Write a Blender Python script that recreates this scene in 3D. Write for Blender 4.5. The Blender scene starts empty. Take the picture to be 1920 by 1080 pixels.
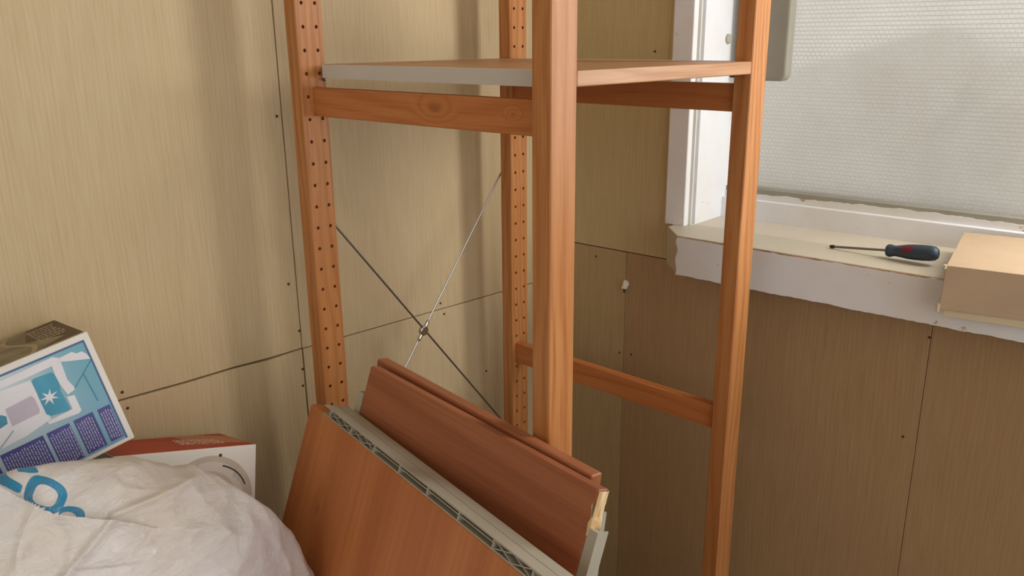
import bpy, bmesh, math, random
from mathutils import Vector, Matrix, Euler, noise
random.seed(7)
SC = bpy.context.scene
COL = SC.collection
# ---------------------------------------------------------------- camera
# all lengths below are millimetres measured from the shelving unit's front left upright;
# z = 0 is the underside of the fitted shelf, the floor is at z = -1150
FLOOR = -1150.0
def V(x, y, z): return Vector((x/1000, y/1000, (z-FLOOR)/1000))
YAW, PITCH, ROLL, FPX = 0.8138, 0.2890, 0.0092, 1573.83
cam_d = bpy.data.cameras.new('camera'); cam = bpy.data.objects.new('camera', cam_d); COL.objects.link(cam)
fw = Vector((math.sin(YAW)*math.cos(PITCH), math.cos(YAW)*math.cos(PITCH), -math.sin(PITCH)))
rt = Vector((math.cos(YAW), -math.sin(YAW), 0)); dn = fw.cross(rt)
r2 = rt*math.cos(ROLL)+dn*math.sin(ROLL); d2 = -rt*math.sin(ROLL)+dn*math.cos(ROLL)
mw = Matrix((r2, -d2, -fw)).transposed().to_4x4(); mw.translation = V(-686.0, -589.5, 51.4)
cam.matrix_world = mw
cam_d.sensor_width = 36; cam_d.lens = 36*FPX/1920; cam_d.clip_start = 0.02; cam_d.clip_end = 60
SC.camera = cam
# ---------------------------------------------------------------- world, lights, exposure
w = bpy.data.worlds.new('world'); SC.world = w; w.use_nodes = True
bg = w.node_tree.nodes['Background']; bg.inputs[0].default_value = (0.96, 0.97, 1.0, 1); bg.inputs[1].default_value = 1.2
def area(name, loc, target, sx, sy, power, col, spread=180):
    d = bpy.data.lights.new(name, 'AREA'); d.shape = 'RECTANGLE'; d.size = sx; d.size_y = sy; d.energy = power; d.color = col
    d.spread = math.radians(spread)
    o = bpy.data.objects.new(name, d); COL.objects.link(o); o.location = loc
    o.rotation_euler = (Vector(target)-Vector(loc)).to_track_quat('-Z', 'Y').to_euler()
    return o
area('window_daylight', V(775, -560, 180), V(-300, 300, -150), 0.24, 1.0, 9.5, (1.0, 0.98, 0.94))
area('rear_fill', V(-500, -2300, 100), V(50, 400, -300), 1.6, 1.8, 10.5, (1.0, 0.96, 0.90))  # added soft fill from behind the camera; no doorway exists there
area('side_fill', V(-2550, -500, 350), V(500, 100, -300), 1.6, 1.3, 12, (0.98, 0.99, 1.0))  # added fill lamp to lift faces turned to -x; no window exists there
SC.view_settings.view_transform = 'Standard'; SC.view_settings.look = 'None'
SC.view_settings.exposure = 0.0; SC.view_settings.gamma = 1.0
SC.view_settings.use_curve_mapping = False
try: SC.cycles.use_denoising = True
except Exception: pass

# ---------------------------------------------------------------- node helpers
def srgb(r, g, b):
    f = lambda c: (c/255/12.92) if c/255 <= .04045 else ((c/255+.055)/1.055)**2.4
    return (f(r), f(g), f(b), 1)
class NT:
    def __init__(s, name):
        s.m = bpy.data.materials.new(name); s.m.use_nodes = True; s.t = s.m.node_tree
        s.b = s.t.nodes['Principled BSDF']; s.out = s.t.nodes['Material Output']
    def n(s, typ, **k):
        o = s.t.nodes.new(typ)
        for a, b in k.items(): setattr(o, a, b)
        return o
    def put(s, sock, v):
        if hasattr(v, 'is_linked') or isinstance(v, bpy.types.NodeSocket): s.t.links.new(v, sock)
        else: sock.default_value = v
    def math(s, op, a, b=0.0, c=0.0, clamp=False):
        o = s.n('ShaderNodeMath', operation=op); o.use_clamp = clamp
        s.put(o.inputs[0], a); s.put(o.inputs[1], b); s.put(o.inputs[2], c); return o.outputs[0]
    def ss(s, x, lo, hi, a=0.0, b=1.0):
        o = s.n('ShaderNodeMapRange', interpolation_type='SMOOTHSTEP')
        s.put(o.inputs[0], x); o.inputs[1].default_value = lo; o.inputs[2].default_value = hi
        o.inputs[3].default_value = a; o.inputs[4].default_value = b; return o.outputs[0]
    def mix(s, f, a, b, mode='MIX'):
        o = s.n('ShaderNodeMix', data_type='RGBA', blend_type=mode)
        s.put(o.inputs[0], f); s.put(o.inputs[6], a); s.put(o.inputs[7], b); return o.outputs[2]
    def obj(s):
        return s.n('ShaderNodeTexCoord').outputs['Object']
    def rand(s):
        return s.n('ShaderNodeObjectInfo').outputs['Random']
    def mapping(s, vec, scale=(1,1,1), loc=(0,0,0)):
        o = s.n('ShaderNodeMapping'); s.t.links.new(vec, o.inputs[0]); o.inputs['Scale'].default_value = scale
        o.inputs['Location'].default_value = loc; return o.outputs[0]
    def noise(s, vec, scale, detail=3, rough=.5, dist=0):
        o = s.n('ShaderNodeTexNoise'); s.t.links.new(vec, o.inputs['Vector']); o.inputs['Scale'].default_value = scale
        o.inputs['Detail'].default_value = detail; o.inputs['Roughness'].default_value = rough; o.inputs['Distortion'].default_value = dist
        return o.outputs['Fac']
    def bump(s, h, strength, dist):
        o = s.n('ShaderNodeBump'); o.inputs['Strength'].default_value = strength; o.inputs['Distance'].default_value = dist
        s.t.links.new(h, o.inputs['Height']); s.t.links.new(o.outputs[0], s.b.inputs['Normal'])
    def fin(s, col=None, rough=.5, spec=.5, metal=0):
        if col is not None: s.put(s.b.inputs['Base Color'], col)
        s.put(s.b.inputs['Roughness'], rough); s.b.inputs['Specular IOR Level'].default_value = spec
        s.b.inputs['Metallic'].default_value = metal; return s.m
def plain(name, col, rough=.5, spec=.4, metal=0, vary=.0, bump=0.0):
    N = NT(name); c = col
    if vary:
        f = N.noise(N.obj(), 14, 4, .6)
        c = N.mix(N.ss(f, .3, .7), tuple(x*(1-vary) for x in col[:3])+(1,), tuple(min(1, x*(1+vary)) for x in col[:3])+(1,))
    if bump: N.bump(N.noise(N.obj(), 180, 3, .6), bump, .001)
    return N.fin(c, rough, spec, metal)
def wood(name, base, dark, light, axis='z', ring=55, fine=420, contrast=.55, figure=.7, rough=.45, spec=.35, knots=(), blotch=.35, seed=0.0):
    """stained board: long streaks down the axis, wavering growth rings, slow blotches of stain, knots"""
    N = NT(name); co = N.obj()
    comb = N.n('ShaderNodeCombineXYZ'); r = N.rand()
    for i in range(3): N.t.links.new(N.math('MULTIPLY_ADD', r, 7.3+i*3, seed), comb.inputs[i])
    add = N.n('ShaderNodeVectorMath', operation='ADD'); N.t.links.new(co, add.inputs[0]); N.t.links.new(comb.outputs[0], add.inputs[1])
    vec = add.outputs[0]
    ax = 'xyz'.index(axis)
    def sc(a, b): v = [a, a, a]; v[ax] = b; return tuple(v)
    fine_n = N.noise(N.mapping(vec, sc(1, .02)), fine, 3, .6)
    mid_n = N.noise(N.mapping(vec, sc(1, .05)), ring*1.3, 3, .55)
    warp = N.noise(N.mapping(vec, sc(1, .22)), 7, 2, .5)
    sep = N.n('ShaderNodeSeparateXYZ'); N.t.links.new(vec, sep.inputs[0])
    o = [sep.outputs[i] for i in range(3) if i != ax]
    cross = N.math('ADD', N.math('MULTIPLY', o[0], 1.0), N.math('MULTIPLY', o[1], .83))
    ph = N.math('MULTIPLY_ADD', warp, .16*figure, cross)
    km = None
    if knots:
        for (kp, kr) in knots:
            d = N.n('ShaderNodeVectorMath', operation='SUBTRACT'); N.t.links.new(co, d.inputs[0]); d.inputs[1].default_value = kp
            d2_ = N.n('ShaderNodeVectorMath', operation='LENGTH')
            N.t.links.new(N.mapping(d.outputs[0], sc(1, .55)), d2_.inputs[0])
            g = N.ss(d2_.outputs['Value'], 0, kr*2.2, 1, 0)
            ph = N.math('MULTIPLY_ADD', g, .045, ph)
            core = N.ss(d2_.outputs['Value'], kr*.15, kr*.7, 1, 0)
            km = core if km is None else N.math('MAXIMUM', km, core)
    rings = N.math('MULTIPLY_ADD', N.math('SINE', N.math('MULTIPLY', ph, ring*6.28)), .5, .5)
    rings = N.math('POWER', rings, 2.0)
    f = N.math('ADD', N.math('MULTIPLY', rings, .35*figure), N.math('MULTIPLY', mid_n, .65))
    f = N.math('ADD', N.math('MULTIPLY', f, .6), N.math('MULTIPLY', fine_n, .5))
    c = N.mix(N.ss(f, .5-.25/contrast*.6, .5+.25/contrast*.6), light, dark)
    b = N.noise(N.mapping(vec, sc(1, .35)), 6, 3, .55)
    c = N.mix(N.ss(b, .35, .72, 0, blotch), c, base)
    c = N.mix(N.ss(N.noise(vec, 2.5, 2, .5), .35, .7, 0, blotch*.6), c, dark)
    if km is not None: c = N.mix(N.math('MULTIPLY', km, .4), c, tuple(x*.45 for x in dark[:3])+(1,))
    N.bump(fine_n, .12, .0006)
    return N.fin(c, rough, spec)
# ---------------------------------------------------------------- materials
PINE = dict(ring=70, fine=600, contrast=.62)
ORANGE = (srgb(180, 118, 66), srgb(160, 98, 48), srgb(196, 138, 86))
m_post = wood('stained_pine_upright', *ORANGE, axis='z', **PINE)
RUNG = (srgb(184, 114, 62), srgb(168, 94, 46), srgb(198, 132, 78))
m_rung = wood('stained_pine_rung', *RUNG, axis='y', ring=45, fine=500, contrast=.5)
m_rungk = wood('stained_pine_rung_with_knot', *RUNG, axis='y', ring=45, fine=500, contrast=.5,
              knots=(((.0185, .205, 1.1196), .013), ((.0185, .072, 1.119), .005)))
m_shelf = wood('fitted_shelf_wood', srgb(178, 132, 92), srgb(158, 110, 72), srgb(196, 152, 112), axis='x', **PINE)
DARKW = (srgb(158, 96, 64), srgb(134, 76, 48), srgb(174, 110, 74))
m_bd_x = wood('dark_stained_board', *DARKW, axis='x', ring=22, fine=300, contrast=.6, blotch=.55)
m_bd_z = wood('honey_stained_board', srgb(186, 114, 66), srgb(164, 92, 50), srgb(208, 138, 84), axis='z', ring=9, fine=160, contrast=.42, blotch=.6,
              knots=(((.092, 0, .60), .012), ((.105, 0, .53), .006)))
m_raw = wood('raw_splintered_wood', srgb(226, 196, 150), srgb(196, 158, 108), srgb(240, 216, 176), axis='z', ring=160, fine=700, contrast=1.0, rough=.8, spec=.15)
m_pl = wood('oak_print_panel_light', srgb(202, 180, 140), srgb(184, 160, 120), srgb(212, 194, 158), axis='z', ring=170, fine=760, contrast=.45, figure=.3, rough=.5, spec=.3, blotch=.3)
m_pr = wood('oak_print_panel_brown', srgb(190, 170, 126), srgb(174, 152, 108), srgb(202, 184, 142), axis='z', ring=170, fine=760, contrast=.45, figure=.3, rough=.5, spec=.25, blotch=.3)
m_prl = wood('oak_print_panel_dark', srgb(168, 138, 100), srgb(152, 120, 82), srgb(180, 152, 114), axis='z', ring=170, fine=760, contrast=.45, figure=.3, rough=.5, spec=.25, blotch=.3)
m_prm = wood('oak_print_panel_olive', srgb(178, 154, 112), srgb(162, 136, 94), srgb(190, 168, 126), axis='z', ring=170, fine=760, contrast=.45, figure=.3, rough=.5, spec=.25, blotch=.3)
m_gap = plain('dark_joint_backing', srgb(92, 70, 48), .9, .1)  # dark brown backing that shows in the panel joints
m_hole = plain('bored_hole', srgb(136, 84, 50), .9, .1)
m_grey = plain('grey_plastic_profile', srgb(172, 166, 150), .45, .35, vary=.04)
m_greyl = plain('light_grey_plastic', srgb(200, 195, 188), .45, .35, vary=.02)
m_greyd = plain('olive_grey_plastic', srgb(150, 146, 132), .5, .35, vary=.05)
m_screw = plain('rusty_screw', srgb(92, 66, 44), .6, .4, .4)
m_chrome = plain('lit_steel_rod', srgb(200, 200, 198), .28, .5, 1.0)  # brightness put into the colour for the brace rod that catches light
m_steel = plain('dull_and_unlit_steel', srgb(128, 124, 116), .45, .5, .9)  # darker copy for the unlit brace rod; plain dull steel elsewhere
m_floor = wood('worn_floorboards', srgb(110, 88, 66), srgb(88, 68, 48), srgb(128, 104, 80), axis='x', rough=.6)
m_dark = wood('dark_bench_wood', srgb(70, 52, 40), srgb(50, 36, 28), srgb(88, 66, 50), axis='x', rough=.6)
m_ceil = plain('ceiling_paint', srgb(205, 196, 176), .8, .2, vary=.04)
def paint(name, base, under, amount=.0, rough=.5):
    """old gloss paint: faint yellowing, brush relief and a few chips down to wood"""
    N = NT(name); co = N.obj()
    c = N.mix(N.ss(N.noise(co, 5, 4, .6), .35, .7), base, tuple(x*y for x, y in zip(base[:3], (.93, .90, .84)))+(1,))
    chips = N.ss(N.noise(N.mapping(co, (1, .6, 1)), 60, 5, .65), .70-amount, .715-amount)
    c = N.mix(chips, c, under)
    specks = N.ss(N.noise(co, 190, 2, .5), .77, .80)
    c = N.mix(N.math('MULTIPLY', specks, .7), c, srgb(110, 98, 84))
    N.bump(N.noise(N.mapping(co, (1, .12, 1)), 120, 3, .6), .25, .001)
    return N.fin(c, rough, .4)
m_white = paint('old_white_gloss_paint', srgb(230, 232, 236), srgb(180, 158, 126), .0)
m_white2 = paint('chipped_white_paint', srgb(220, 218, 214), srgb(176, 152, 118), .045)
m_cream = paint('yellowed_sill_paint', srgb(192, 184, 166), srgb(176, 148, 108), .02)
m_sill2 = paint('sun_yellowed_board_paint', srgb(206, 196, 180), srgb(186, 160, 120), .0)
m_beige = paint('beige_filler', srgb(198, 184, 152), srgb(170, 146, 108), .03)
m_worn = plain('exposed_worn_wood', srgb(160, 122, 88), .85, .1, vary=.25)
m_card = plain('brown_cardboard', srgb(184, 160, 132), .8, .15, vary=.04, bump=.15)
m_card2 = plain('pale_cardboard_edge', srgb(206, 190, 158), .85, .1)
# frosted, wire patterned glass
def glass_mat():
    N = NT('frosted_patterned_glass'); co = N.obj()
    sep = N.n('ShaderNodeSeparateXYZ'); N.t.links.new(co, sep.inputs[0])
    cb = N.n('ShaderNodeCombineXYZ'); N.t.links.new(sep.outputs[1], cb.inputs[0]); N.t.links.new(sep.outputs[2], cb.inputs[1])
    br = N.n('ShaderNodeTexBrick'); N.t.links.new(cb.outputs[0], br.inputs['Vector'])
    br.inputs['Scale'].default_value = 1; br.inputs['Brick Width'].default_value = .0086; br.inputs['Row Height'].default_value = .0072
    br.inputs['Mortar Size'].default_value = .0011; br.inputs['Mortar Smooth'].default_value = 1.0
    fac = br.outputs['Fac']
    bp = N.n('ShaderNodeBump'); bp.inputs['Strength'].default_value = .5; bp.inputs['Distance'].default_value = .0012
    N.t.links.new(fac, bp.inputs['Height'])
    tint = N.mix(N.math('MULTIPLY', fac, .30), srgb(247, 244, 238), srgb(196, 190, 180))
    dirt = N.ss(N.noise(co, 4, 4, .6), .35, .75, 0, .25)
    tint = N.mix(dirt, tint, srgb(214, 208, 194))
    tr = N.n('ShaderNodeBsdfTranslucent'); N.t.links.new(tint, tr.inputs[0]); N.t.links.new(bp.outputs[0], tr.inputs[1])
    gl = N.n('ShaderNodeBsdfRefraction'); N.t.links.new(tint, gl.inputs[0]); gl.inputs['Roughness'].default_value = .16; gl.inputs['IOR'].default_value = 1.3
    N.t.links.new(bp.outputs[0], gl.inputs['Normal'])
    gs = N.n('ShaderNodeBsdfGlossy'); gs.inputs['Roughness'].default_value = .3; N.t.links.new(bp.outputs[0], gs.inputs['Normal'])
    m1 = N.n('ShaderNodeMixShader'); m1.inputs[0].default_value = .5; N.t.links.new(tr.outputs[0], m1.inputs[1]); N.t.links.new(gl.outputs[0], m1.inputs[2])
    m2 = N.n('ShaderNodeMixShader'); m2.inputs[0].default_value = .06; N.t.links.new(m1.outputs[0], m2.inputs[1]); N.t.links.new(gs.outputs[0], m2.inputs[2])
    N.t.links.new(m2.outputs[0], N.out.inputs[0]); return N.m
m_glass = glass_mat()

# ---------------------------------------------------------------- object helpers
def link(o, parent=None):
    COL.objects.link(o)
    if parent is not None: o.parent = parent
    return o
def tag(o, label=None, cat=None, group=None, kind=None):
    if label: o['label'] = label
    if cat: o['category'] = cat
    if group: o['group'] = group
    if kind: o['kind'] = kind
    return o
def empty(name, loc, rot=(0, 0, 0), parent=None):
    o = bpy.data.objects.new(name, None); o.empty_display_size = .05
    link(o, parent); o.location = loc; o.rotation_euler = rot; return o
def mesh_obj(name, verts, faces, mats, parent=None, loc=(0, 0, 0), rot=(0, 0, 0), smooth=False, bevel=0, fm=None, seg=2):
    """verts in millimetres of the object's own frame"""
    me = bpy.data.meshes.new(name); me.from_pydata([(a/1000, b/1000, c/1000) for a, b, c in verts], [], faces)
    if not isinstance(mats, (list, tuple)): mats = [mats]
    for m in mats: me.materials.append(m)
    if fm:
        for p, i in zip(me.polygons, fm): p.material_index = i
    bm = bmesh.new(); bm.from_mesh(me); bmesh.ops.recalc_face_normals(bm, faces=bm.faces); bm.to_mesh(me); bm.free()
    if smooth: me.shade_smooth()
    o = bpy.data.objects.new(name, me); link(o, parent); o.location = loc; o.rotation_euler = rot
    if bevel:
        b = o.modifiers.new('bevel', 'BEVEL'); b.width = bevel/1000; b.segments = seg; b.limit_method = 'ANGLE'; b.angle_limit = math.radians(40)
    return o
BF = [(0, 3, 2, 1), (4, 5, 6, 7), (0, 1, 5, 4), (1, 2, 6, 5), (2, 3, 7, 6), (3, 0, 4, 7)]
class MB:
    def __init__(s): s.v = []; s.f = []; s.m = []
    def add(s, vs, fs, mi=0):
        n = len(s.v); s.v += [tuple(v) for v in vs]; s.f += [tuple(i+n for i in f) for f in fs]; s.m += [mi]*len(fs); return s
    def box(s, x0, x1, y0, y1, z0, z1, mi=0):
        return s.add([(x0, y0, z0), (x1, y0, z0), (x1, y1, z0), (x0, y1, z0), (x0, y0, z1), (x1, y0, z1), (x1, y1, z1), (x0, y1, z1)], BF, mi)
    def prism(s, poly, z0, z1, mi=0):
        n = len(poly)
        return s.add([(a, b, z0) for a, b in poly]+[(a, b, z1) for a, b in poly],
                     [tuple(range(n))[::-1], tuple(range(n, 2*n))]+[(i, (i+1) % n, n+(i+1) % n, n+i) for i in range(n)], mi)
    def tube(s, a, b, r0, r1=None, n=10, mi=0):
        a = Vector(a); b = Vector(b); r1 = r0 if r1 is None else r1; d = (b-a).normalized()
        u = d.orthogonal().normalized(); w_ = d.cross(u); vs = []
        for c, r in ((a, r0), (b, r1)):
            for k in range(n):
                t = 2*math.pi*k/n; vs.append(c+u*r*math.cos(t)+w_*r*math.sin(t))
        return s.add(vs, [tuple(range(n))[::-1], tuple(range(n, 2*n))]+[(k, (k+1) % n, n+(k+1) % n, n+k) for k in range(n)], mi)
    def lathe(s, prof, a, d, n=20, mi=0):
        """prof: list of (t, r) along direction d from a"""
        a = Vector(a); d = Vector(d).normalized(); u = d.orthogonal().normalized(); w_ = d.cross(u); vs = []
        for t, r in prof:
            for k in range(n):
                g = 2*math.pi*k/n; vs.append(a+d*t+u*r*math.cos(g)+w_*r*math.sin(g))
        fs = [tuple(range(n))[::-1], tuple(range((len(prof)-1)*n, len(prof)*n))]
        for i in range(len(prof)-1):
            for k in range(n): fs.append((i*n+k, i*n+(k+1) % n, (i+1)*n+(k+1) % n, (i+1)*n+k))
        return s.add(vs, fs, mi)
    def obj(s, name, mats, parent=None, **k): return mesh_obj(name, s.v, s.f, mats, parent, fm=s.m, **k)
def box(name, x0, x1, y0, y1, z0, z1, mat, parent=None, **k): return MB().box(x0, x1, y0, y1, z0, z1).obj(name, mat, parent, **k)

# ================================================================ STRUCTURE
fl = box('floor', -2700, 1100, -2700, 800, -60, 0, m_floor); tag(fl, kind='structure')
ce = box('ceiling', -2700, 1100, -2700, 800, 2350, 2400, m_ceil); tag(ce, kind='structure')
wr = box('wall_rear', -2700, -2640, -2700, 800, 0, 2350, m_pl); tag(wr, kind='structure')  # unseen wall, added to cut light from -x; pale for bounce
def screw(parent, p, nrm, r=2.6):
    nv = Vector(nrm)
    return MB().lathe([(-1.0, r), (.5, r), (1.0, r*.6), (.3, r*.35)], p, nv, 8).obj('screw', m_screw, parent)
Z = lambda z: z-FLOOR
# ---- left wall: rotated -2.7 degrees, panels with recessed joints
wl = empty('wall_left', V(477, 567, FLOOR), (0, 0, math.radians(-2.7))); tag(wl, kind='structure')
box('backing', -3200, 180, 9, 60, 0, 2350, m_gap, wl)
XG = -434; G = .9
def sheet(parent, poly, mat, axis):
    """a thin panel; poly in the wall plane; axis 'y': front at y=0 going +y, axis 'x': front at x=0"""
    mb = MB(); n = len(poly)
    if axis == 'y': vs = [(a, 0, b) for a, b in poly]+[(a, 8.8, b) for a, b in poly]
    else: vs = [(0, a, b) for a, b in poly]+[(8.8, a, b) for a, b in poly]
    mb.add(vs, [tuple(range(n)), tuple(range(n, 2*n))[::-1]]+[(i, (i+1) % n, n+(i+1) % n, n+i) for i in range(n)])
    return mb.obj('panel', mat, parent, bevel=.5, seg=1)
zj = Z(-450.2)
top_edge = [(-3200, zj+G), (-1000, zj+G), (-740, zj+G+1), (-640, zj+G+.2), (-560, zj+G+1.6), (-500, zj+G), (XG-3-G, zj+G+1)]
bot_edge = [(XG-3-G, zj-G+.5), (-500, zj-G-2.2), (-560, zj-G+.2), (-640, zj-G-1.2), (-740, zj-G), (-1000, zj-G), (-3200, zj-G)]
sheet(wl, top_edge+[(XG-G-6, 2350), (-3200, 2350)], m_pl, 'y')
sheet(wl, [(XG-3+G, zj+G), (176, zj+G), (176, 2350), (XG-6+G, 2350)], m_pl, 'y')
sheet(wl, [(-3200, 2), (XG-G, 2)]+bot_edge, m_pl, 'y')
sheet(wl, [(XG+G, 2), (176, 2), (176, zj-G), (XG-2+G, zj-G)], m_pl, 'y')
for (X, Zc) in ((30.7, -61.4), (-255, -437.8), (-250.8, -464.6), (37.9, -417.2), (25.5, -332.6), (37.9, -486.3), (35.8, -516.2), (343.1, -437.8), (351.4, -461.5), (458.6, -612.1)):
    screw(wl, ((X-477)/.9989, 0, Z(Zc)), (0, -1, 0), 2.4)
# ---- right wall
wrt = empty('wall_right', V(665, 275, FLOOR), (0, 0, math.radians(2))); tag(wrt, kind='structure')
box('backing', 9, 60, -2400, 330, 0, Z(-362)-2, m_gap, wrt)
box('backing', 9, 60, -40, 330, Z(-362)-2, 2350, m_gap, wrt)
box('backing', 9, 60, -2400, -1700, Z(-362)-2, 2350, m_gap, wrt)
box('backing', 9, 60, -1700, -40, 1950, 2350, m_gap, wrt)
zr = Z(-362)
sheet(wrt, [(-6, zr+1), (284, zr+1), (284, 2350), (-6, 2350)], m_pr, 'x')
sheet(wrt, [(92, 2), (284, 2), (284, zr-1), (92, zr-1)], m_prm, 'x')
sheet(wrt, [(-486.5, 2), (91.1, 2), (91.1, zr-.7), (-486.5, zr-.7)], m_prl, 'x')
sheet(wrt, [(-1400, 2), (-487.4, 2), (-487.4, zr-1), (-1400, zr-1)], m_prl, 'x')
sheet(wrt, [(-2400, 2), (-1401.5, 2), (-1401.5, zr-1), (-2400, zr-1)], m_prl, 'x')
sheet(wrt, [(-2400, zr+1), (-1701, zr+1), (-1701, 2350), (-2400, 2350)], m_pr, 'x')
sheet(wrt, [(-1699, 1951), (-8, 1951), (-8, 2350), (-1699, 2350)], m_pr, 'x')
for (Y, Zc) in ((318, 26), (-210, -410), (-191, -590), (376, -580), (347, -577), (441, -383)):
    screw(wrt, (0, Y-275, Z(Zc)), (-1, 0, 0), 2.4)
# ---- window (recessed, deep sill)
win = empty('window_1', V(665, 275, FLOOR), (0, 0, math.radians(2))); tag(win, kind='structure')
ZS = Z(-289)
def jag_line(a, b, step, amp, seed):
    r = random.Random(seed); n = max(2, int(abs(b-a)/step)); out = []; off = 0
    for i in range(n+1):
        off = off*.55+r.uniform(-amp, amp)*.6
        out.append((a+(b-a)*i/n, off if 0 < i < n else 0))
    return out
# nose board (yellowed) with chamfered left end
MB().prism([(-85, -1750), (-85, -70), (-30, -18), (20, -18), (20, -1750)], ZS-70, ZS).obj('sill_board', m_cream, win, bevel=1.5)
MB().prism([(20.6, -1750), (20.6, -46), (150, -46), (150, -1750)], ZS-40, ZS-.8).obj('sill_board', m_sill2, win, bevel=.8)
# the white paint skin on the front of the nose board, ragged along top and bottom
tp = jag_line(-1750, -72, 6, .9, 3); bt = jag_line(-72, -1750, 7, 1.1, 5)
poly = [(y, ZS-3+o) for y, o in tp]+[(-72+2, ZS-12), (-72-3, ZS-26), (-72+2, ZS-44), (-72-2, ZS-62)]+[(y, ZS-72+o) for y, o in bt]
n = len(poly)
MB().add([(-87.2, a, b) for a, b in poly]+[(-84.5, a, b) for a, b in poly],
         [tuple(range(n)), tuple(range(n, 2*n))[::-1]]+[(i, (i+1) % n, n+(i+1) % n, n+i) for i in range(n)]).obj('paint_skin', m_white, win)
wt = jag_line(-1750, -71, 5, 1.3, 21); wb = jag_line(-71, -1750, 5, 1.3, 22)
poly = [(y, ZS-1.6+o) for y, o in wt]+[(y, ZS-5.2+o) for y, o in wb]
n = len(poly)
MB().add([(-86.4, a, b) for a, b in poly]+[(-84.2, a, b) for a, b in poly],
         [tuple(range(n)), tuple(range(n, 2*n))[::-1]]+[(i, (i+1) % n, n+(i+1) % n, n+i) for i in range(n)]).obj('worn_edge', m_worn, win)
# bottom rail of the window frame
MB().box(124, 160, -1750, -45, ZS-10, ZS+38).obj('lower_rail', m_white, win, bevel=1.2)
rg = jag_line(-1750, -46, 6, 1.5, 11)
poly = [(-46, ZS+38), (-1750, ZS+38)]+[(y, ZS+50+o*1.2+1.2*math.sin(y*.013)) for y, o in rg]
n = len(poly)
MB().add([(136, a, b) for a, b in poly]+[(139.5, a, b) for a, b in poly],
         [tuple(range(n)), tuple(range(n, 2*n))[::-1]]+[(i, (i+1) % n, n+(i+1) % n, n+i) for i in range(n)]).obj('flaking_paint_strip', m_white2, win)
MB().box(139, 175, -1750, -45, ZS+30, ZS+58).obj('glazing_rail', m_greyd, win, bevel=1)
gp = box('pane', 158, 162, -1745, -48, ZS+52, 1940, m_glass, win)
box('top_rail', 120, 175, -1750, -45, 1925, 1952, m_white, win)
MB().box(9, 175, -46, -40, ZS-40, 1950).obj('reveal_board', m_white, win)
box('frame_stile', 146, 174, -62, -46, ZS+30, 1940, m_white, win, bevel=1.5)
MB().box(9, 175, -1757, -1750, ZS-40, 1950).obj('reveal_board', m_white, win)
# casing: flat board with a rounded nose and the stop behind it
MB().box(-10, 6, -41, 1, ZS-1, 1990).obj('casing_board', m_white, win, bevel=2.5, seg=3)
MB().box(6, 22, -46, -30, ZS-.5, 1950).obj('casing_stop', m_white2, win, bevel=1.2)
MB().box(-4, 3, 1, 5.5, ZS-1, 1990).obj('filler_strip', m_beige, win)
# small round screw cap on the reveal
tg = MB(); tg.lathe([(0, 9), (3, 9), (5, 7.5), (5.6, 4), (4.2, 2)], (0, 0, 0), (0, -1, 0), 20)
rev = tg.obj('screw_cap', m_grey, win, loc=(.1075, -.046, Z(47)/1000), smooth=True)

# ================================================================ THINGS OUTSIDE THE GLASS
m_out = plain('pale_render', srgb(232, 228, 220), .9, .1, vary=.05)
m_hedge = plain('grey_green_foliage', srgb(150, 148, 128), .9, .1, vary=.15)
hs = empty('shed', V(1600, 112, FLOOR), (0, 0, math.radians(2)))
tag(hs, 'pale gabled shed seen as a blurred shape through the frosted glass', 'shed')
zp = Z(62)
MB().add([(0, -700, 0), (0, 760, 0), (0, 760, zp-230), (0, 0, zp-10), (0, -700, zp-260), (500, -700, 0), (500, 760, 0), (500, 760, zp-230), (500, 0, zp-10), (500, -700, zp-260)],
         [(0, 1, 2, 3, 4), (9, 8, 7, 6, 5), (0, 5, 6, 1), (1, 6, 7, 2), (4, 9, 5, 0), (2, 7, 8, 3), (3, 8, 9, 4)]).obj('wall', m_out, hs)
for sg in (1, -1):
    e = 800 if sg > 0 else -740; ze = zp-(242 if sg > 0 else 275)
    MB().add([(-30, e, ze), (530, e, ze), (530, 0, zp-8), (-30, 0, zp-8), (-30, e, ze+14), (530, e, ze+14), (530, 0, zp+8), (-30, 0, zp+8)], BF).obj('roof_slope', m_out, hs)
def bush(name, c, r, label, seed):
    bm = bmesh.new(); bmesh.ops.create_icosphere(bm, subdivisions=4, radius=1)
    for v in bm.verts:
        k = 1+.22*noise.noise(v.co*2.2+Vector((seed, 0, 0)))+.10*noise.noise(v.co*7+Vector((seed, 3, 0)))
        v.co = Vector((v.co.x*r[0]*k, v.co.y*r[1]*k, v.co.z*r[2]*k))/1000
    me = bpy.data.meshes.new('foliage'); bm.to_mesh(me); bm.free(); me.materials.append(m_hedge); me.shade_smooth()
    rt_ = empty(name, V(c[0], c[1], FLOOR)); tag(rt_, label, 'bush')
    f = link(bpy.data.objects.new('foliage', me), rt_); f.location = (0, 0, Z(c[2])/1000)
    MB().tube((0, 0, 0), (0, 0, Z(c[2])), 26, 16).obj('stem', m_dark, rt_)
bush('bush', (1350, -60, -260), (90, 110, 190), 'dim grey green bush blurred behind the right part of the frosted glass', 2.0)

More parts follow.
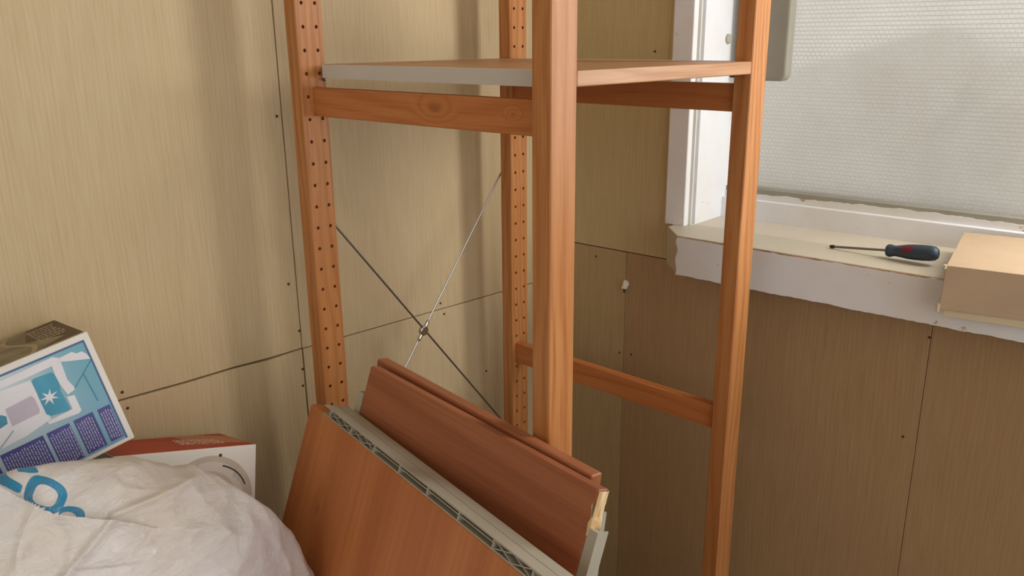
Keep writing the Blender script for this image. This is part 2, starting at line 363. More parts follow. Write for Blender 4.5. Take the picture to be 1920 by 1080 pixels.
# ================================================================ SHELVING UNIT
PW, PD, F_, S_ = 44.0, 27.5, 467.5, 433.4
unit = empty('shelving_unit', V(0, 0, FLOOR))
tag(unit, 'orange stained pine open shelving unit standing in the corner', 'shelving unit')
UH = 1790.0
def post_mesh():
    """upright with two columns of bored holes in its front (-y) face; x 0..PW, y 0..PD"""
    mb = MB(); c = 1.4; hz0 = (Z(101.6)) % 32
    zs = [hz0-16+32*k for k in range(0, 60)]; zs = [z for z in zs if z > 30 and z < UH-60]
    # side faces and chamfers
    zl, zh = 0.0, UH
    def strip(p0, p1): mb.add([(p0[0], p0[1], zl), (p1[0], p1[1], zl), (p1[0], p1[1], zh), (p0[0], p0[1], zh)], [(0, 1, 2, 3)])
    ring = [(c, 0), (PW-c, 0), (PW, c), (PW, PD-c), (PW-c, PD), (c, PD), (0, PD-c), (0, c)]
    for i in range(1, 8): strip(ring[i], ring[(i+1) % 8])
    mb.add([(a, b, zl) for a, b in ring], [tuple(range(8))[::-1]]); mb.add([(a, b, zh) for a, b in ring], [tuple(range(8))])
    # front face
    za, zb = zs[0], zs[-1]
    mb.add([(c, 0, zl), (PW-c, 0, zl), (PW-c, 0, za), (c, 0, za)], [(0, 1, 2, 3)])
    mb.add([(c, 0, zb), (PW-c, 0, zb), (PW-c, 0, zh), (c, 0, zh)], [(0, 1, 2, 3)])
    cols = [(c, PW/2, 11.0), (PW/2, PW-c, 33.0)]
    for z0 in zs[:-1]:
        for x0, x1, hx in cols:
            z1 = z0+32; cz = z0+16; r = 2.7
            outer = [(x1, cz), (x1, z1), (hx, z1), (x0, z1), (x0, cz), (x0, z0), (hx, z0), (x1, z0)]
            inner = [(hx+r*math.cos(k*math.pi/4), cz+r*math.sin(k*math.pi/4)) for k in range(8)]
            vs = [(a, 0, b) for a, b in outer]+[(a, 0, b) for a, b in inner]+[(a, 4, b) for a, b in inner]
            fs = [(i, (i+1) % 8, 8+(i+1) % 8, 8+i) for i in range(8)]
            mb.add(vs, fs, 0)
            mb.add(vs[8:], [(i, (i+1) % 8, 8+(i+1) % 8, 8+i) for i in range(8)]+[tuple(range(8, 16))], 1)
    o = mb.obj('upright', [m_post, m_hole], unit)
    return o
p0 = post_mesh(); p0.location = (0, F_/1000, 0)
for i, (x, y, rz) in enumerate(((S_, F_, 0), (PW, PD, math.pi), (S_+PW, PD, math.pi))):
    q = p0.copy(); link(q, unit); q.location = (x/1000, y/1000, 0); q.rotation_euler = (0, 0, rz)
# rungs (each side frame): top of rung at -14, spacing 506
for x in (18.5, S_+18.5-11):
    for zt in (Z(-13.9)+506, Z(-13.9), Z(-520.4), Z(-1026.9)):
        kx = 0 if x < 100 else S_-11
        box('rung', 18.5, 36, PD-.5, F_+.5, zt-40, zt, m_rungk if (x < 100 and abs(zt-Z(-13.9)) < 1) else m_rung, unit, bevel=1.2, loc=(kx/1000 if kx else 0, 0, 0))
# fitted shelf
def cap_profile(L, T, flip, lattice=True):
    """plastic end strip of a shelf: lies along y 0..L, projects x 0..13 from the wood end, z 0..T thick; open lattice on z=0 side"""
    mb = MB()
    mb.box(0, 12.8, 0.05, L-.05, T*.62, T-.05)                  # closed face
    mb.box(11.2, 13, 0, L, 0, T)                   # outer lip
    mb.box(0.05, 1.6, 0.1, L-.1, 0.1, T*.61)
    if lattice:
        step = 66.0; nc = int((L-20)/step)
        for k in range(nc+1):
            y = 18+k*step; mb.box(1.0, 12, y-.9, y+.9, .2, T*.64)
        def bar(y0, x0, y1, x1, t=.55):
            d = Vector((x1-x0, y1-y0, 0)).normalized(); nn = Vector((-d.y, d.x, 0))*t
            a = Vector((x0, y0, 0)); b = Vector((x1, y1, 0)); z0, z1 = 1.0, T*.63
            ps = [a-nn, b-nn, b+nn, a+nn]
            mb.add([(p.x, p.y, z0) for p in ps]+[(p.x, p.y, z1) for p in ps], BF)
        for k in range(nc):
            y0, y1 = 18+k*step, 18+(k+1)*step
            if k in (0, 1, 6, 7):
                bar(y0, 1.5, (y0+y1)/2, 11.5); bar(y0, 11.5, (y0+y1)/2, 1.5); y0 = (y0+y1)/2
                bar(y0, 1.5, y1, 11.5); bar(y0, 11.5, y1, 1.5)
            else: bar(y0, 7.5, y1, 7.5)
    if flip: mb.v = [(a, b, T-c) for a, b, c in mb.v]
    return mb
SH = 17.5
sb = MB().box(PW+.3, S_-.3, 0.6, F_+PD, 0, SH).obj('shelf', m_shelf, unit, bevel=1.6, loc=(0, 0, Z(0)/1000))
L_ = F_-PD-20
c1 = cap_profile(L_, SH+.8, False); c1.v = [(-a, b, c) for a, b, c in c1.v]
c1.obj('end_strip', m_greyl, sb, loc=(PW/1000, (PD+10)/1000, -.0006), bevel=0)
cap_profile(L_, SH+.8, False).obj('end_strip', m_greyl, sb, loc=(S_/1000, (PD+10)/1000, -.0006))
for x in (PW-6, S_+6):
    for y in (PD, F_): MB().tube((x, y-9 if y > 100 else y-6, 0), (x, y+6 if y > 100 else y+9, 0), 2.2).obj('shelf_pin', m_steel, sb, loc=(0, 0, -.003))
# cross brace at the back
yb = 500.0; hub = Vector((235.5, yb, Z(-448)))
def rod(a, b, m):
    mb = MB().tube(a, b, 1.7, n=10); return mb.obj('brace_rod', m, unit, smooth=False)
rod((20, yb-2, hub.z+1.262*217), (455, yb-2, hub.z-1.262*217), m_steel)
rod((455, yb+2.2, hub.z+1.262*217), (20, yb+2.2, hub.z-1.262*217), m_chrome)
hb = MB(); hb.lathe([(-4.5, 7.5), (-3.5, 9), (3.5, 9), (4.5, 7.5)], hub, (0, 1, 0), 18)
d = Vector((1, 0, 1.262)).normalized()
hb.tube(hub-d*17, hub+d*17, 3.6); hb.tube(hub-d*21, hub-d*17, 2.4, 3.6); hb.tube(hub+d*17, hub+d*21, 3.6, 2.4)
hb.obj('brace_hub', m_chrome, unit, bevel=.6)
for x, s in ((20, 1), (455, 1), (20, -1), (455, -1)):
    MB().lathe([(0, 5), (2.5, 5), (4, 2.5)], (x, F_+PD, hub.z+s*1.262*217), (0, 1, 0), 10).obj('brace_screw', m_screw, unit)

# ================================================================ LOOSE SHELVES LEANING ON THE UNIT
def rotm(a, b, c): return Euler((c, b, a), 'XYZ').to_matrix()
def loose_board(name, topfar, rot, U, H, T, label, capaxis, mat, flip, v0=0.0, group=None):
    """local x = far to near, y = into the stack, z = up; topfar = far top corner of the visible face"""
    M = rotm(*rot); org = Vector(topfar)-M @ Vector((0, 0, H))+M @ Vector((0, v0, 0))
    if org.z < FLOOR+2: pass
    o = empty(name, V(*org), (rot[2], rot[1], rot[0])); tag(o, label, 'shelf', group)
    MB().box(0, U, 0, T, 0, H).obj('board', mat, o, bevel=2.6, seg=3)
    if capaxis == 'x':
        L = H-84
        for near in (0, 1):
            c = cap_profile(L, T, not flip)
            # profile: x = out, y = along, z = thickness  ->  board: out = +-x, along = z, thickness = y
            c.v = [((U+a) if near else -a, t, 42+b) for a, b, t in c.v]
            e = c.obj('end_strip', m_grey, o)
    else:
        L = U-84
        for up in (0, 1):
            c = cap_profile(L, T, not flip)
            c.v = [(42+b, t, (H+a) if up else -a) for a, b, t in c.v]
            c.obj('end_strip', m_grey, o)
    return o
k1 = 0.935
GS = 'loose shelves in the leaning stack'
camp = Vector((-686, -589.5, 51.4))
tf1 = camp+(Vector((-30, 462, -489))-camp)*k1
r1 = (math.radians(-100.4), 0.0, math.radians(-19.3))
H1 = (tf1.z-FLOOR-16)/math.cos(math.radians(19.3))
loose_board('loose_shelf', tf1, r1, 640, H1, 18, 'honey brown loose shelf at front of the leaning stack, ribbed grey strip on top', 'z', m_bd_z, True, group=GS)
loose_board('loose_shelf', tf1, r1, 640, H1, 18, 'second loose shelf of the leaning stack, only its smooth grey top strip showing', 'z', m_bd_z, False, v0=19, group=GS)
tf2 = (-19, 317, -390); r2_ = (math.radians(-95.3), math.radians(1.3), math.radians(-19.1))
H2 = (-390-FLOOR-8)/math.cos(math.radians(19.3))-6
b2 = loose_board('loose_shelf', tf2, r2_, 439, H2, 17.5, 'dark red brown leaning loose shelf with a splintered pale end and grey end strips', 'x', m_bd_x, False, group=GS)
# splintered end grain
rr = random.Random(4); mb = MB(); ny, nz = 7, 12; vs = []
for j in range(nz+1):
    for i in range(ny+1):
        y = .6+16.3*i/ny; z = H2-44+42.5*j/nz+(rr.uniform(-1.5, 1.5) if 0 < j < nz else 0)
        rid = 1.6*abs(math.sin(i*1.9+.12*j))+rr.uniform(0, .5)
        if 0 < i < ny: x = 439+.5+rid+ (1.5 if j < 4 else 0)
        else: x = 439.2+.6*rr.random()
        vs.append((x, y, z))
fs = [(j*(ny+1)+i, j*(ny+1)+i+1, (j+1)*(ny+1)+i+1, (j+1)*(ny+1)+i) for j in range(nz) for i in range(ny)]
mb.add(vs, fs); be = mb.obj('splintered_end', m_raw, b2); be['label'] = 'pale splintered end grain'
mb = MB()
for k in range(5):
    z = H2-30+rr.uniform(-12, 16); h = rr.uniform(8, 14)
    mb.add([(438, -.5, z-h), (440.5, -.5, z-h), (440.5, -.5, z+h), (436.8-rr.random()*2, -.5, z), (438.5, 1, z)], [(0, 1, 2, 3), (0, 4, 1), (1, 4, 2)])
be2 = mb.obj('splinter', m_raw, b2); be2['label'] = 'pale torn splinters on the edge'
tf3 = Vector((10, 0, -6))+camp+(Vector((-21, 312, -375))-camp)*1.0256
r3 = (math.radians(-96.0), math.radians(1.3), math.radians(-7.5))
H3 = (tf3.z-FLOOR-12)/math.cos(math.radians(7.5))
loose_board('loose_shelf', tf3, r3, 432, H3-4, 17.5, 'rearmost dark loose shelf of the leaning stack, touching the orange upright', 'x', m_bd_x, True, group=GS)

# ================================================================ BENCH, BOXES, BAG
bench = empty('bench', V(-404, 512, FLOOR)); tag(bench, 'dark wooden bench against the wall beneath the white and red box', 'bench')
box('bench_top', -360, 303, -54, 56, Z(-682), Z(-661), m_dark, bench, bevel=2)
for x in (-340, 268):
    for y in (-16, 24): box('leg', x, x+28, y, y+28, 0, Z(-681.5), m_dark, bench, bevel=1.5)

m_boxw = plain('white_carton', srgb(226, 222, 214), .55, .3, vary=.02)
m_boxr = plain('red_print', srgb(176, 62, 40), .5, .35, vary=.1)
m_boxp = plain('pale_salmon_print', srgb(196, 130, 100), .5, .35, vary=.12)
m_dish = plain('beige_photo_print', srgb(198, 184, 168), .5, .3, vary=.08)
m_dish2 = plain('light_photo_print', srgb(212, 204, 194), .5, .3, vary=.05)
m_darkp = plain('dark_print', srgb(60, 56, 58), .5, .3)
def carton(name, pos, rot, dims, label, mat):
    kk = 1.03; cp = Vector((-686, -589.5, 51.4)); pos = cp+(Vector(pos)-cp)*kk
    o = empty(name, V(*pos), (rot[2], rot[1], rot[0])); tag(o, label, 'box'); o.scale = (kk, kk, kk)
    U, D, H = dims; t = 1.6
    b = MB().box(0, U, 0, D, 0, H).obj('carton', mat, o, bevel=1.2)
    return o
def fdecal(o, name, poly, mat, off=.35, face='front', H=0, obj_only=False):
    """thin printed patch on the front (x,z) or top (x,y) of a carton; poly in order"""
    n = len(poly)
    if face == 'front': vs = [(a, -off, b) for a, b in poly]+[(a, .5, b) for a, b in poly]
    else: vs = [(a, b, H+off) for a, b in poly]+[(a, b, H-.5) for a, b in poly]
    fs = [tuple(range(n)), tuple(range(n, 2*n))[::-1]]+[(i, (i+1) % n, n+(i+1) % n, n+i) for i in range(n)]
    return MB().add(vs, fs).obj(name, mat, o)
def arc_poly(cx, cz, r0, r1, a0, a1, n=28):
    P = [(cx+r1*math.cos(math.radians(a0+(a1-a0)*k/n)), cz+r1*math.sin(math.radians(a0+(a1-a0)*k/n))) for k in range(n+1)]
    Q = [(cx+r0*math.cos(math.radians(a1+(a0-a1)*k/n)), cz+r0*math.sin(math.radians(a1+(a0-a1)*k/n))) for k in range(n+1)]
    return P+Q
# white box with red top
WB = carton('cardboard_box', (-375.8, 391.7, -565.7), (-.1691, .2153, -.253), (183.8, 141.4, 130.0), 'white cardboard box with red top and dish picture, behind the white bag', m_boxw)
fdecal(WB, 'red_top_print', [(2, 2), (182, 2), (182, 139.5), (2, 139.5)], m_boxr, .3, 'top', 130)
fdecal(WB, 'pale_top_print', [(118, 74), (181, 22), (181, 100), (146, 136), (112, 136)], m_boxp, .6, 'top', 130)
mb = MB()
rr = random.Random(9)
for k in range(6):
    for j in range(9):
        x = 100+j*6.2+rr.uniform(-1, 1); y = 52+k*9-j*2.0
        mb.box(x, x+rr.uniform(2.5, 5), y, y+2.2, 130, 130.9)
mb.obj('top_lettering', m_card2, WB)
def strip_of(poly_a, mat, nm, off): return fdecal(WB, nm, poly_a, mat, off)
strip_of(arc_poly(121, 62, 0.5, 58, 0, 180), m_dish, 'dish_picture', .3)
strip_of(arc_poly(121, 62, 0.5, 50, 0, 180), m_dish2, 'dish_inner_picture', .6)
strip_of(arc_poly(118, 62, 0.5, 38, 0, 180), m_dish, 'dish_centre_picture', .9)
strip_of(arc_poly(126, 62, 44, 46, 20, 75, 14), m_darkp, 'dish_rim_line', 1.2)
strip_of(arc_poly(138, 66, 28, 40, -10, 62, 14), m_dish, 'handle_picture', 1.1)
strip_of(arc_poly(134.5, 119.5, 0.3, 2.2, 0, 350, 12), m_darkp, 'dot_print', .8)
# blue appliance box
m_sky = NT('sky_blue_photo_print')
co = m_sky.obj(); sp = m_sky.n('ShaderNodeSeparateXYZ'); m_sky.t.links.new(co, sp.inputs[0])
g = m_sky.ss(sp.outputs[0], .18, .29)
cc = m_sky.mix(g, srgb(196, 208, 212), srgb(104, 164, 182))
cc = m_sky.mix(m_sky.ss(sp.outputs[2], .02, .12, .5, 0), cc, srgb(128, 160, 186)); m_sky = m_sky.fin(cc, .35, .4)
m_navy = plain('indigo_text_panel', srgb(72, 74, 140), .4, .4, vary=.12)
m_txt = plain('pale_lilac_lettering', srgb(168, 164, 190), .5, .3)
m_teal = plain('teal_photo_print', srgb(62, 144, 172), .4, .4, vary=.18)
m_appl = plain('white_appliance_photo', srgb(220, 218, 222), .4, .4, vary=.05)
m_lil = plain('lilac_grey_photo', srgb(186, 176, 190), .4, .4, vary=.08)
m_topb = NT('brown_photo_top_print'); co = m_topb.obj()
tf = m_topb.noise(co, 16, 5, .6, .4)
m_topb = m_topb.fin(m_topb.mix(m_topb.ss(tf, .4, .62), srgb(112, 104, 84), srgb(146, 134, 108)), .45, .35)
m_topd = plain('dark_brown_print', srgb(92, 72, 54), .5, .3, vary=.15)
m_topl = plain('tan_wave_print', srgb(168, 154, 124), .5, .3, vary=.06)
BB = carton('appliance_box', (-621.8, 397.4, -468.9), (-.0588, -.2013, -.1469), (300, 144.2, 142.9), 'blue and white appliance box with indigo text panels, tilted on top of the other box', m_boxw)
fdecal(BB, 'blue_front_print', [(6, 5), (293, 5), (293, 135.5), (6, 135.5)], m_sky, .3)
ed = plain('navy_edge_line', srgb(70, 96, 140), .4, .4)
fdecal(BB, 'edge_line', [(6, 133.2), (293, 133.2), (293, 135.5), (6, 135.5)], ed, .6)
fdecal(BB, 'edge_line', [(291, 5), (293, 5), (293, 133.2), (291, 133.2)], ed, .6)
fdecal(BB, 'appliance_body_picture', [(60, 118), (150, 122), (226, 116.5), (228, 66), (200, 60), (120, 56), (60, 60)], m_appl, .6)
fdecal(BB, 'appliance_top_picture', [(150, 127), (256, 131), (262, 127), (262, 122), (226, 121), (150, 121)], m_appl, .6)
fdecal(BB, 'appliance_arm_picture', [(252, 128), (262, 127), (260, 100), (264, 86), (254, 84), (250, 104)], m_appl, .9)
fdecal(BB, 'appliance_lid_picture', [(262, 127), (276, 128), (280, 124), (286, 124), (290, 118), (291, 112), (276, 117), (262, 122)], m_appl, .9)
fdecal(BB, 'appliance_foot_picture', [(252, 82), (260, 80), (260, 60), (256, 58), (224, 61), (224, 65), (252, 66)], m_appl, .9)
fdecal(BB, 'teal_window_picture', [(227, 115), (230, 116.5), (248, 115.5), (250.5, 112), (251, 100), (249, 92), (250, 68), (247, 66), (230, 69), (226, 73), (226, 90)], m_teal, 1.0)
star = []
for k in range(14):
    r_ = 9.5 if k % 2 == 0 else 3.2; star.append((236+r_*1.1*math.cos(k*math.pi/7+.3), 90+r_*math.sin(k*math.pi/7+.3)))
fdecal(BB, 'splash_picture', star, m_appl, 1.3)
fdecal(BB, 'cylinder_picture', [(192, 98), (220, 100), (222, 96), (222, 82), (220, 78), (191, 77)], m_lil, 1.0)
fdecal(BB, 'teal_splash_picture', [(176, 92), (186, 94), (190, 90), (188, 82), (178, 80)], m_teal, 1.0)
blocks = [(275, 289.5, 9, 52), (247.5, 269.5, 8, 52.5), (217.5, 242.5, 7, 52.5), (168, 213.5, 8, 52.5), (120, 163, 8, 52.5)]
for (xa, xb, za, zb) in blocks:
    fdecal(BB, 'text_panel', [(xa, za), (xb, za), (xb, zb), (xa, zb)], m_navy, .8)
    mb = MB(); x = xa+1.6
    rr = random.Random(int(xa))
    zz = zb-4.0; row = 0
    while x < xb-1.8:
        z0 = zb-3-(rr.uniform(0, 3)); 
        while z0 > za+4:
            l = rr.uniform(2.0, 5.5); mb.box(x, x+1.25, -1.15, 0, max(za+1.5, z0-l), z0); z0 -= l+rr.uniform(.7, 1.4)
        x += 2.7
    tx = mb.obj('lettering', m_txt, BB); tx['kind'] = 'stuff'
for pa, pb in (((262, -.9, 86), (291, -.9, 110)), ((278, -.9, 98), (280, -.9, 62)), ((190, -.9, 72), (150, -.9, 46))):
    MB().tube(pa, pb, .35).obj('pointer_line', m_teal, BB)
fdecal(BB, 'brown_top_print', [(3, 3), (297, 3), (297, 142), (3, 142)], m_topb, .3, 'top', 142.9)
fdecal(BB, 'dark_top_print', [(284, 30), (252, 8), (297, 8), (297, 142), (262, 142), (256, 112), (248, 74)], m_topd, .6, 'top', 142.9)
wav = [(236+10*math.sin(y*.045), y) for y in range(4, 142, 6)]
fdecal(BB, 'wave_top_print', wav+[(x+6, y) for x, y in reversed(wav)], m_topl, .8, 'top', 142.9)
mb = MB(); rr = random.Random(2)
for k in range(6):
    y = 46+k*14; x = 258
    while x < 288: l = rr.uniform(2, 5); mb.box(x, x+l, y, y+5, 143, 144.0); x += l+1.3
tx = mb.obj('top_lettering', m_topl, BB); tx['kind'] = 'stuff'

chest = empty('crate', V(-780, 165, FLOOR)); tag(chest, 'dark wooden crate beneath the white plastic bag', 'crate')
box('crate_body', 0, 400, 0, 250, 0, Z(-900), m_dark, chest, bevel=3)
box('crate_lid', -6, 406, -6, 256, Z(-899.5), Z(-886), m_dark, chest, bevel=2)
# ---- plastic carrier bag: a big lumpy sack
def bag():
    N = NT('white_plastic_film'); co = N.obj()
    sp = N.n('ShaderNodeSeparateXYZ'); N.t.links.new(co, sp.inputs[0])
    at_ = N.n('ShaderNodeAttribute'); at_.attribute_name = 'print_place'
    sq = N.n('ShaderNodeSeparateXYZ'); N.t.links.new(at_.outputs['Vector'], sq.inputs[0])
    P = sq.outputs[0]; Q = sq.outputs[1]
    wob = N.math('MULTIPLY', N.math('SUBTRACT', N.noise(co, 40, 2, .5), .5), 4)
    P = N.math('ADD', P, wob); Q = N.math('ADD', Q, wob)
    def sup(cx, cy, rx, ry, rot, e):
        c, s = math.cos(rot), math.sin(rot)
        u = N.math('SUBTRACT', P, cx); v = N.math('SUBTRACT', Q, cy)
        a = N.math('ADD', N.math('MULTIPLY', u, c), N.math('MULTIPLY', v, s)); b = N.math('ADD', N.math('MULTIPLY', u, -s), N.math('MULTIPLY', v, c))
        a = N.math('POWER', N.math('ABSOLUTE', N.math('DIVIDE', a, rx)), e); b = N.math('POWER', N.math('ABSOLUTE', N.math('DIVIDE', b, ry)), e)
        return N.math('POWER', N.math('ADD', a, b), 1/e)
    def inside(v): return N.ss(v, .98, 1.02, 1, 0)
    def band(A, B): return N.math('MULTIPLY', inside(A), N.math('SUBTRACT', 1.0, inside(B)))
    ring = band(sup(87, 926, 40, 33, .35, 2.8), sup(86, 927, 23, 20, .35, 2.8))
    arc = band(sup(136, 974, 29, 26, .3, 2.5), sup(129, 981, 20, 22, .3, 2.3))
    arc = N.math('MULTIPLY', arc, N.ss(P, 112, 115))
    bar = inside(sup(20, 906, 24, 8, .42, 6)); bar2 = inside(sup(56, 886, 20, 3, -.15, 5))
    # printed film ends at the fold line
    fold = N.math('SUBTRACT', Q, N.math('MINIMUM', N.math('MULTIPLY_ADD', P, .46, 922), N.math('MULTIPLY_ADD', P, .16, 955)))
    clip = N.ss(fold, -1.5, .5, 1, 0)
    mask = N.math('MULTIPLY', N.math('MAXIMUM', N.math('MAXIMUM', ring, arc), N.math('MAXIMUM', bar, bar2)), clip)
    film = N.mix(N.ss(N.noise(co, 5, 3, .5), .35, .7), srgb(214, 211, 212), srgb(204, 194, 182))
    blue = N.mix(N.ss(N.noise(co, 60, 3, .6), .4, .7), srgb(44, 136, 176), srgb(70, 130, 168))
    c = N.mix(mask, film, blue)
    N.b.inputs['Subsurface Weight'].default_value = .0
    rg = N.n('ShaderNodeTexNoise'); rg.noise_type = 'RIDGED_MULTIFRACTAL'
    N.t.links.new(N.mapping(co, (1, 1, 1.9)), rg.inputs['Vector']); rg.inputs['Scale'].default_value = 8; rg.inputs['Detail'].default_value = 4; rg.inputs['Distortion'].default_value = .5
    vo = N.n('ShaderNodeTexVoronoi', feature='F1'); N.t.links.new(N.mapping(co, (1, 1, 1.6)), vo.inputs['Vector']); vo.inputs['Scale'].default_value = 34
    hgt = N.math('ADD', N.math('MULTIPLY', rg.outputs['Fac'], .45), N.math('MULTIPLY', vo.outputs['Distance'], .35))
    hgt = N.math('ADD', hgt, N.math('MULTIPLY', N.noise(N.mapping(co, (1, 1, 1.8)), 42, 5, .62, 1.4), .5))
    N.bump(hgt, .75, .006)
    N.put(N.b.inputs['Base Color'], c); N.fin(None, .3, .5)
    cx, cy, a, b, h, yaw, e, sk = 0.0, 0.0, 114.8, 343.0, 470.0, -1.56, .75, -142.35
    nt, npH = 560, 190; vs = []; fs = []
    pts = []
    for j in range(npH+1):
        ph = (math.pi/2)*(1-(j/npH)**1.15)
        for i in range(nt):
            th = 2*math.pi*i/nt
            c_ = max(math.cos(ph), 0)**e; s_ = math.sin(ph)**e
            x = a*c_*math.cos(th); y = b*c_*math.sin(th)
            z = h*s_+sk*(x/a)*s_
            if z < 250: k = 1-.52*((250-z)/250)**1.0; x *= k; y *= k
            pts.append(Vector((cx+x*math.cos(yaw)-y*math.sin(yaw), cy+x*math.sin(yaw)+y*math.cos(yaw), z)))
    def idx(i, j): return j*nt+(i % nt)
    fs = [(idx(i, j), idx(i+1, j), idx(i+1, j+1), idx(i, j+1)) for j in range(npH) for i in range(nt)]
    me = bpy.data.meshes.new('t'); me.from_pydata(pts, [], fs); 
    me.update(); nrm = [v.normal.copy() for v in me.vertices]
    cen = Vector((0, 0, 200)); out = []; pq = []
    sgn = 1 if nrm[idx(0, npH//2)].dot(pts[idx(0, npH//2)]-cen) > 0 else -1
    bpy.data.meshes.remove(me)
    for p_, nn in zip(pts, nrm):
        q = p_/1000; nn = nn*sgn
        def rid(s, o, st=(1, 1, 1)):
            t = Vector((q.x*st[0]*s+o, q.y*st[1]*s+o, q.z*st[2]*s)); 
            return (1-abs(noise.noise(t))*2)
        wq = Vector((noise.noise(q*9), noise.noise(q*9+Vector((5, 5, 5))), noise.noise(q*9+Vector((9, 1, 3)))))*.018
        vd = noise.voronoi((q+wq)*9.0)[0]; fac1 = vd[1]-vd[0]
        vd2 = noise.voronoi((q+wq*1.4)*Vector((20.0, 20.0, 26.0)) if False else Vector(((q.x+wq.x)*20, (q.y+wq.y)*20, (q.z+wq.z)*27)))[0]; fac2 = vd2[1]-vd2[0]
        d_ = 7.5*noise.noise(q*5.0+Vector((2, 0, 1)))+7.0*(.35-fac1)*1.0+2.8*(.3-fac2)
        d_ += 3.2*max(0, rid(6.5, 3.1, (1, 1, 2.2))-.55)*2+1.8*max(0, rid(15, 8.1, (1.6, 1, 1))-.6)*2
        # fold step under the lettering: the printed film lies 9 mm lower behind the tuck
        X = p_.x-490; Zc = p_.z-885
        Pp = 573.97+1.9273*X-1.0019*Zc; Qq = -338.29-.7432*X-2.3388*Zc
        pq.append((Pp, Qq, 0.0))
        if -80 < Pp < 330 and 860 < Qq < 1080:
            line = 922+.46*Pp if Pp < 110 else 972.6+(Pp-110)*.16
            t = Qq-line
            wgt = min(1, max(0, (Pp+80)/60))*min(1, max(0, (330-Pp)/90))
            if t > 0: d_ += wgt*15*math.exp(-t/45)
            else: d_ -= wgt*5*math.exp(t/12)
            if t < 0 and Pp < 190: d_ -= 0
        f2 = (Pp-(215-(Qq-985)*.75))
        if 985 < Qq < 1200 and Pp < 500: d_ += 7*math.exp(-(f2/14)**2)*(1 if f2 < 0 else .8) + (0 if f2 < 0 else -0)
        f3 = Qq-(975-(Pp-215)*.35+(Pp-215)**2*.0003)
        if 215 < Pp < 480: d_ += 4*math.exp(-(f3/9)**2)
        r = p_+nn*d_
        if p_.z < 8: r = Vector((r.x, r.y, max(0.0, p_.z)))
        r.z = max(0, r.z); out.append(r)
    o = mesh_obj('carrier_bag', out, fs, N.m, None, loc=V(-490, 270, -885), smooth=True)
    at = o.data.attributes.new('print_place', 'FLOAT_VECTOR', 'POINT'); at.data.foreach_set('vector', [c for t_ in pq for c in t_])
    tag(o, 'crumpled white plastic carrier bag with blue lettering standing in front of the boxes', 'bag')
    return o
bag()

# ================================================================ THINGS ON THE SILL AND WALL
# screwdriver
m_blue = plain('dark_blue_rubber', srgb(48, 64, 76), .45, .4, vary=.15)
m_red = plain('dark_red_rubber', srgb(104, 36, 52), .45, .4, vary=.1)
m_tip = plain('blackened_tip', srgb(60, 48, 40), .5, .5, .6)
zs_ = -289
sd = empty('screwdriver', V(686, -207, zs_)); tag(sd, 'small screwdriver with blue and red handle lying on the window sill', 'screwdriver')
hb_ = Vector((-27, 73, 12.2)); he = Vector((0, 0, 12.2)); tip = Vector((-18, 167, 3.0))
tip = Vector((668-686, -40+207, 3.0)); hstart = Vector((659-686+4, -134+207, 12.6))
dirv = (tip-hstart).normalized(); he = hstart-dirv*79
hn = MB()
prof = [(0, 4), (1.5, 8), (5, 10.8), (12, 12.2), (24, 12.6), (36, 12.4), (46, 11.6), (56, 9.9), (63, 8.6), (67, 8.6), (71, 9.8), (75, 10.2), (78, 8.6), (79, 5)]
hn.lathe(prof, (0, 0, 0), (0, 0, 1), 24)
vv = []
for x, y, z in hn.v:
    th = math.atan2(y, x); r = math.hypot(x, y)
    if 10 < z < 60: r *= 1-.05*(.5+.5*math.cos(6*th))
    vv.append((r*math.cos(th), r*math.sin(th), z))
hn.v = vv
rotq = dirv.to_track_quat('Z', 'Y').to_euler()
hnd = hn.obj('handle', m_blue, sd, loc=tuple(he/1000), rot=rotq, smooth=True)
# red inlay on the camera side: a saddle patch slightly proud
sdm = MB(); nn_ = 8
toward = Vector((-.75, -.35, .55)); loc_t = dirv.to_track_quat('Z', 'Y').inverted() @ toward; th0 = math.atan2(loc_t.y, loc_t.x)
vs = []
for j in range(nn_+1):
    z = 34+20*j/nn_; 
    ra = 12.75 if z < 40 else 12.75-(z-40)*.15
    wd = .62*math.sin(math.pi*(.12+.76*j/nn_))
    for i in range(7):
        t = th0+wd*(i/6-.5)*2; vs.append((ra*math.cos(t), ra*math.sin(t), z))
sdm.add(vs, [(j*7+i, j*7+i+1, (j+1)*7+i+1, (j+1)*7+i) for j in range(nn_) for i in range(6)])
ri = sdm.obj('grip_inlay', m_red, sd, loc=tuple(he/1000), rot=rotq, smooth=True); ri['label'] = 'dark red inlay'
sh = MB().tube(hstart-dirv*2, tip-dirv*8, 2.0, n=10).obj('shaft', m_steel, sd)
MB().lathe([(-10, 2.0), (-7, 3.1), (-3, 3.0), (0, .8)], tip, dirv, 8).obj('tip', m_tip, sd)
# cardboard lid hooked over the edge of the sill
cb = empty('cardboard_lid', V(572, -249, -289), (0, 0, math.radians(9.5)))
tag(cb, 'plain brown cardboard box lid lying on the sill with its flap over the edge', 'box')
MB().add([(0, -150, 24.5), (203, -150, 33), (203, 2, 33), (-1, 0, 24.5), (0, -150, 27), (203, -150, 35.5), (203, 2, 35.5), (-1, 0, 27)], BF).obj('top_panel', m_card, cb, bevel=.7)
MB().add([(-4, -150, -36), (-1.5, -150, -36), (2.5, -150, 27), (-1, -150, 27), (-9, 1, -36), (-6.5, 1, -36), (1.5, 0, 27), (-2, 0, 27)],
         [(0, 1, 2, 3), (4, 7, 6, 5), (0, 4, 5, 1), (1, 5, 6, 2), (2, 6, 7, 3), (3, 7, 4, 0)]).obj('front_flap', m_card, cb, bevel=.7)
box('inner_flap', -3.2, -1.4, -150, -6, -47, -20, m_card2, cb)
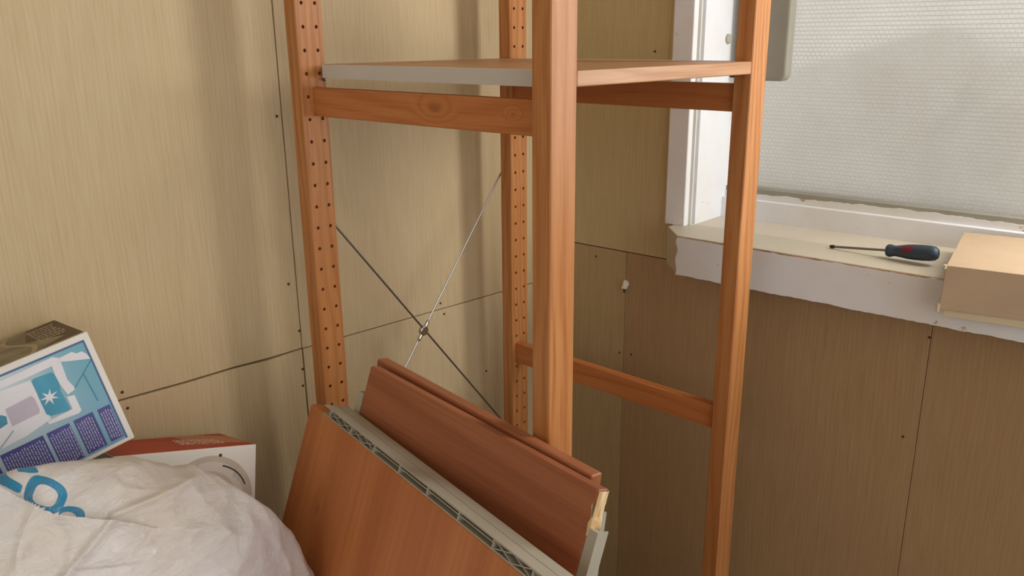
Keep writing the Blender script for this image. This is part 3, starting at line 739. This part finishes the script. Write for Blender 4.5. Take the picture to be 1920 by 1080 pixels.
MB().add([(195, -150, 0), (198, -150, 0), (201, -150, 33), (198, -150, 33), (195, 2, 0), (198, 2, 0), (201, 2, 33), (198, 2, 33)],
         [(0, 1, 2, 3), (4, 7, 6, 5), (0, 4, 5, 1), (1, 5, 6, 2), (2, 6, 7, 3), (3, 7, 4, 0)]).obj('back_flap', m_card, cb)
for pa, pb in (((-3, 1.5, 22), (-3, 1.5, 28)), ((-9, 2.5, -40), (-9, 2.5, -28))): MB().tube(pa, pb, 2.3).obj('torn_corner', m_card2, cb)
# grey rounded panel against the glass
pg = empty('plastic_panel', V(790, 120, -28), (0, 0, math.radians(2))); tag(pg, 'olive grey plastic panel with rounded corner hanging against the frosted glass', 'panel')
def rrect(w_, h_, r, n=8):
    P = []
    for cx_, cz_, a0 in ((w_-r, r, -90), (w_-r, h_-r, 0), (r, h_-r, 90), (r, r, 180)):
        for k in range(n+1): t = math.radians(a0+90*k/n); P.append((cx_+r*math.cos(t), cz_+r*math.sin(t)))
    return P
P = rrect(97, 420, 14); n = len(P)
MB().add([(0, a, b) for a, b in P]+[(26, a, b) for a, b in P], [tuple(range(n)), tuple(range(n, 2*n))[::-1]]+[(i, (i+1) % n, n+(i+1) % n, n+i) for i in range(n)]).obj('shell', m_greyd, pg, bevel=6, seg=4)
for zz in (60, 340): box('bracket', 26, 29, 30, 60, zz, zz+20, m_grey, pg)
# small white hook on the right wall
hk = empty('wall_hook', V(662.5, 365.5, -428)); hk.scale = (1.5, 1.5, 1.5); tag(hk, 'tiny white plastic hook on the wooden panel right of the front upright', 'hook')
MB().lathe([(0, 5), (1.5, 5), (2.5, 3.5)], (0, 0, 0), (-1, 0, 0), 12).obj('base', m_boxw, hk)
MB().add([(-2, -4.5, -6), (-2, 4.5, -6), (-2, 0, 8), (-7, -3.4, -6), (-7, 3.4, -6), (-5, 0, 5)], [(0, 2, 1), (3, 4, 5), (0, 1, 4, 3), (1, 2, 5, 4), (2, 0, 3, 5)]).obj('hook', m_boxw, hk, bevel=.8)
MB().tube((-4, 0, -6), (-4, 0, -12), 1.6, 1.0).obj('nail', m_screw, hk)
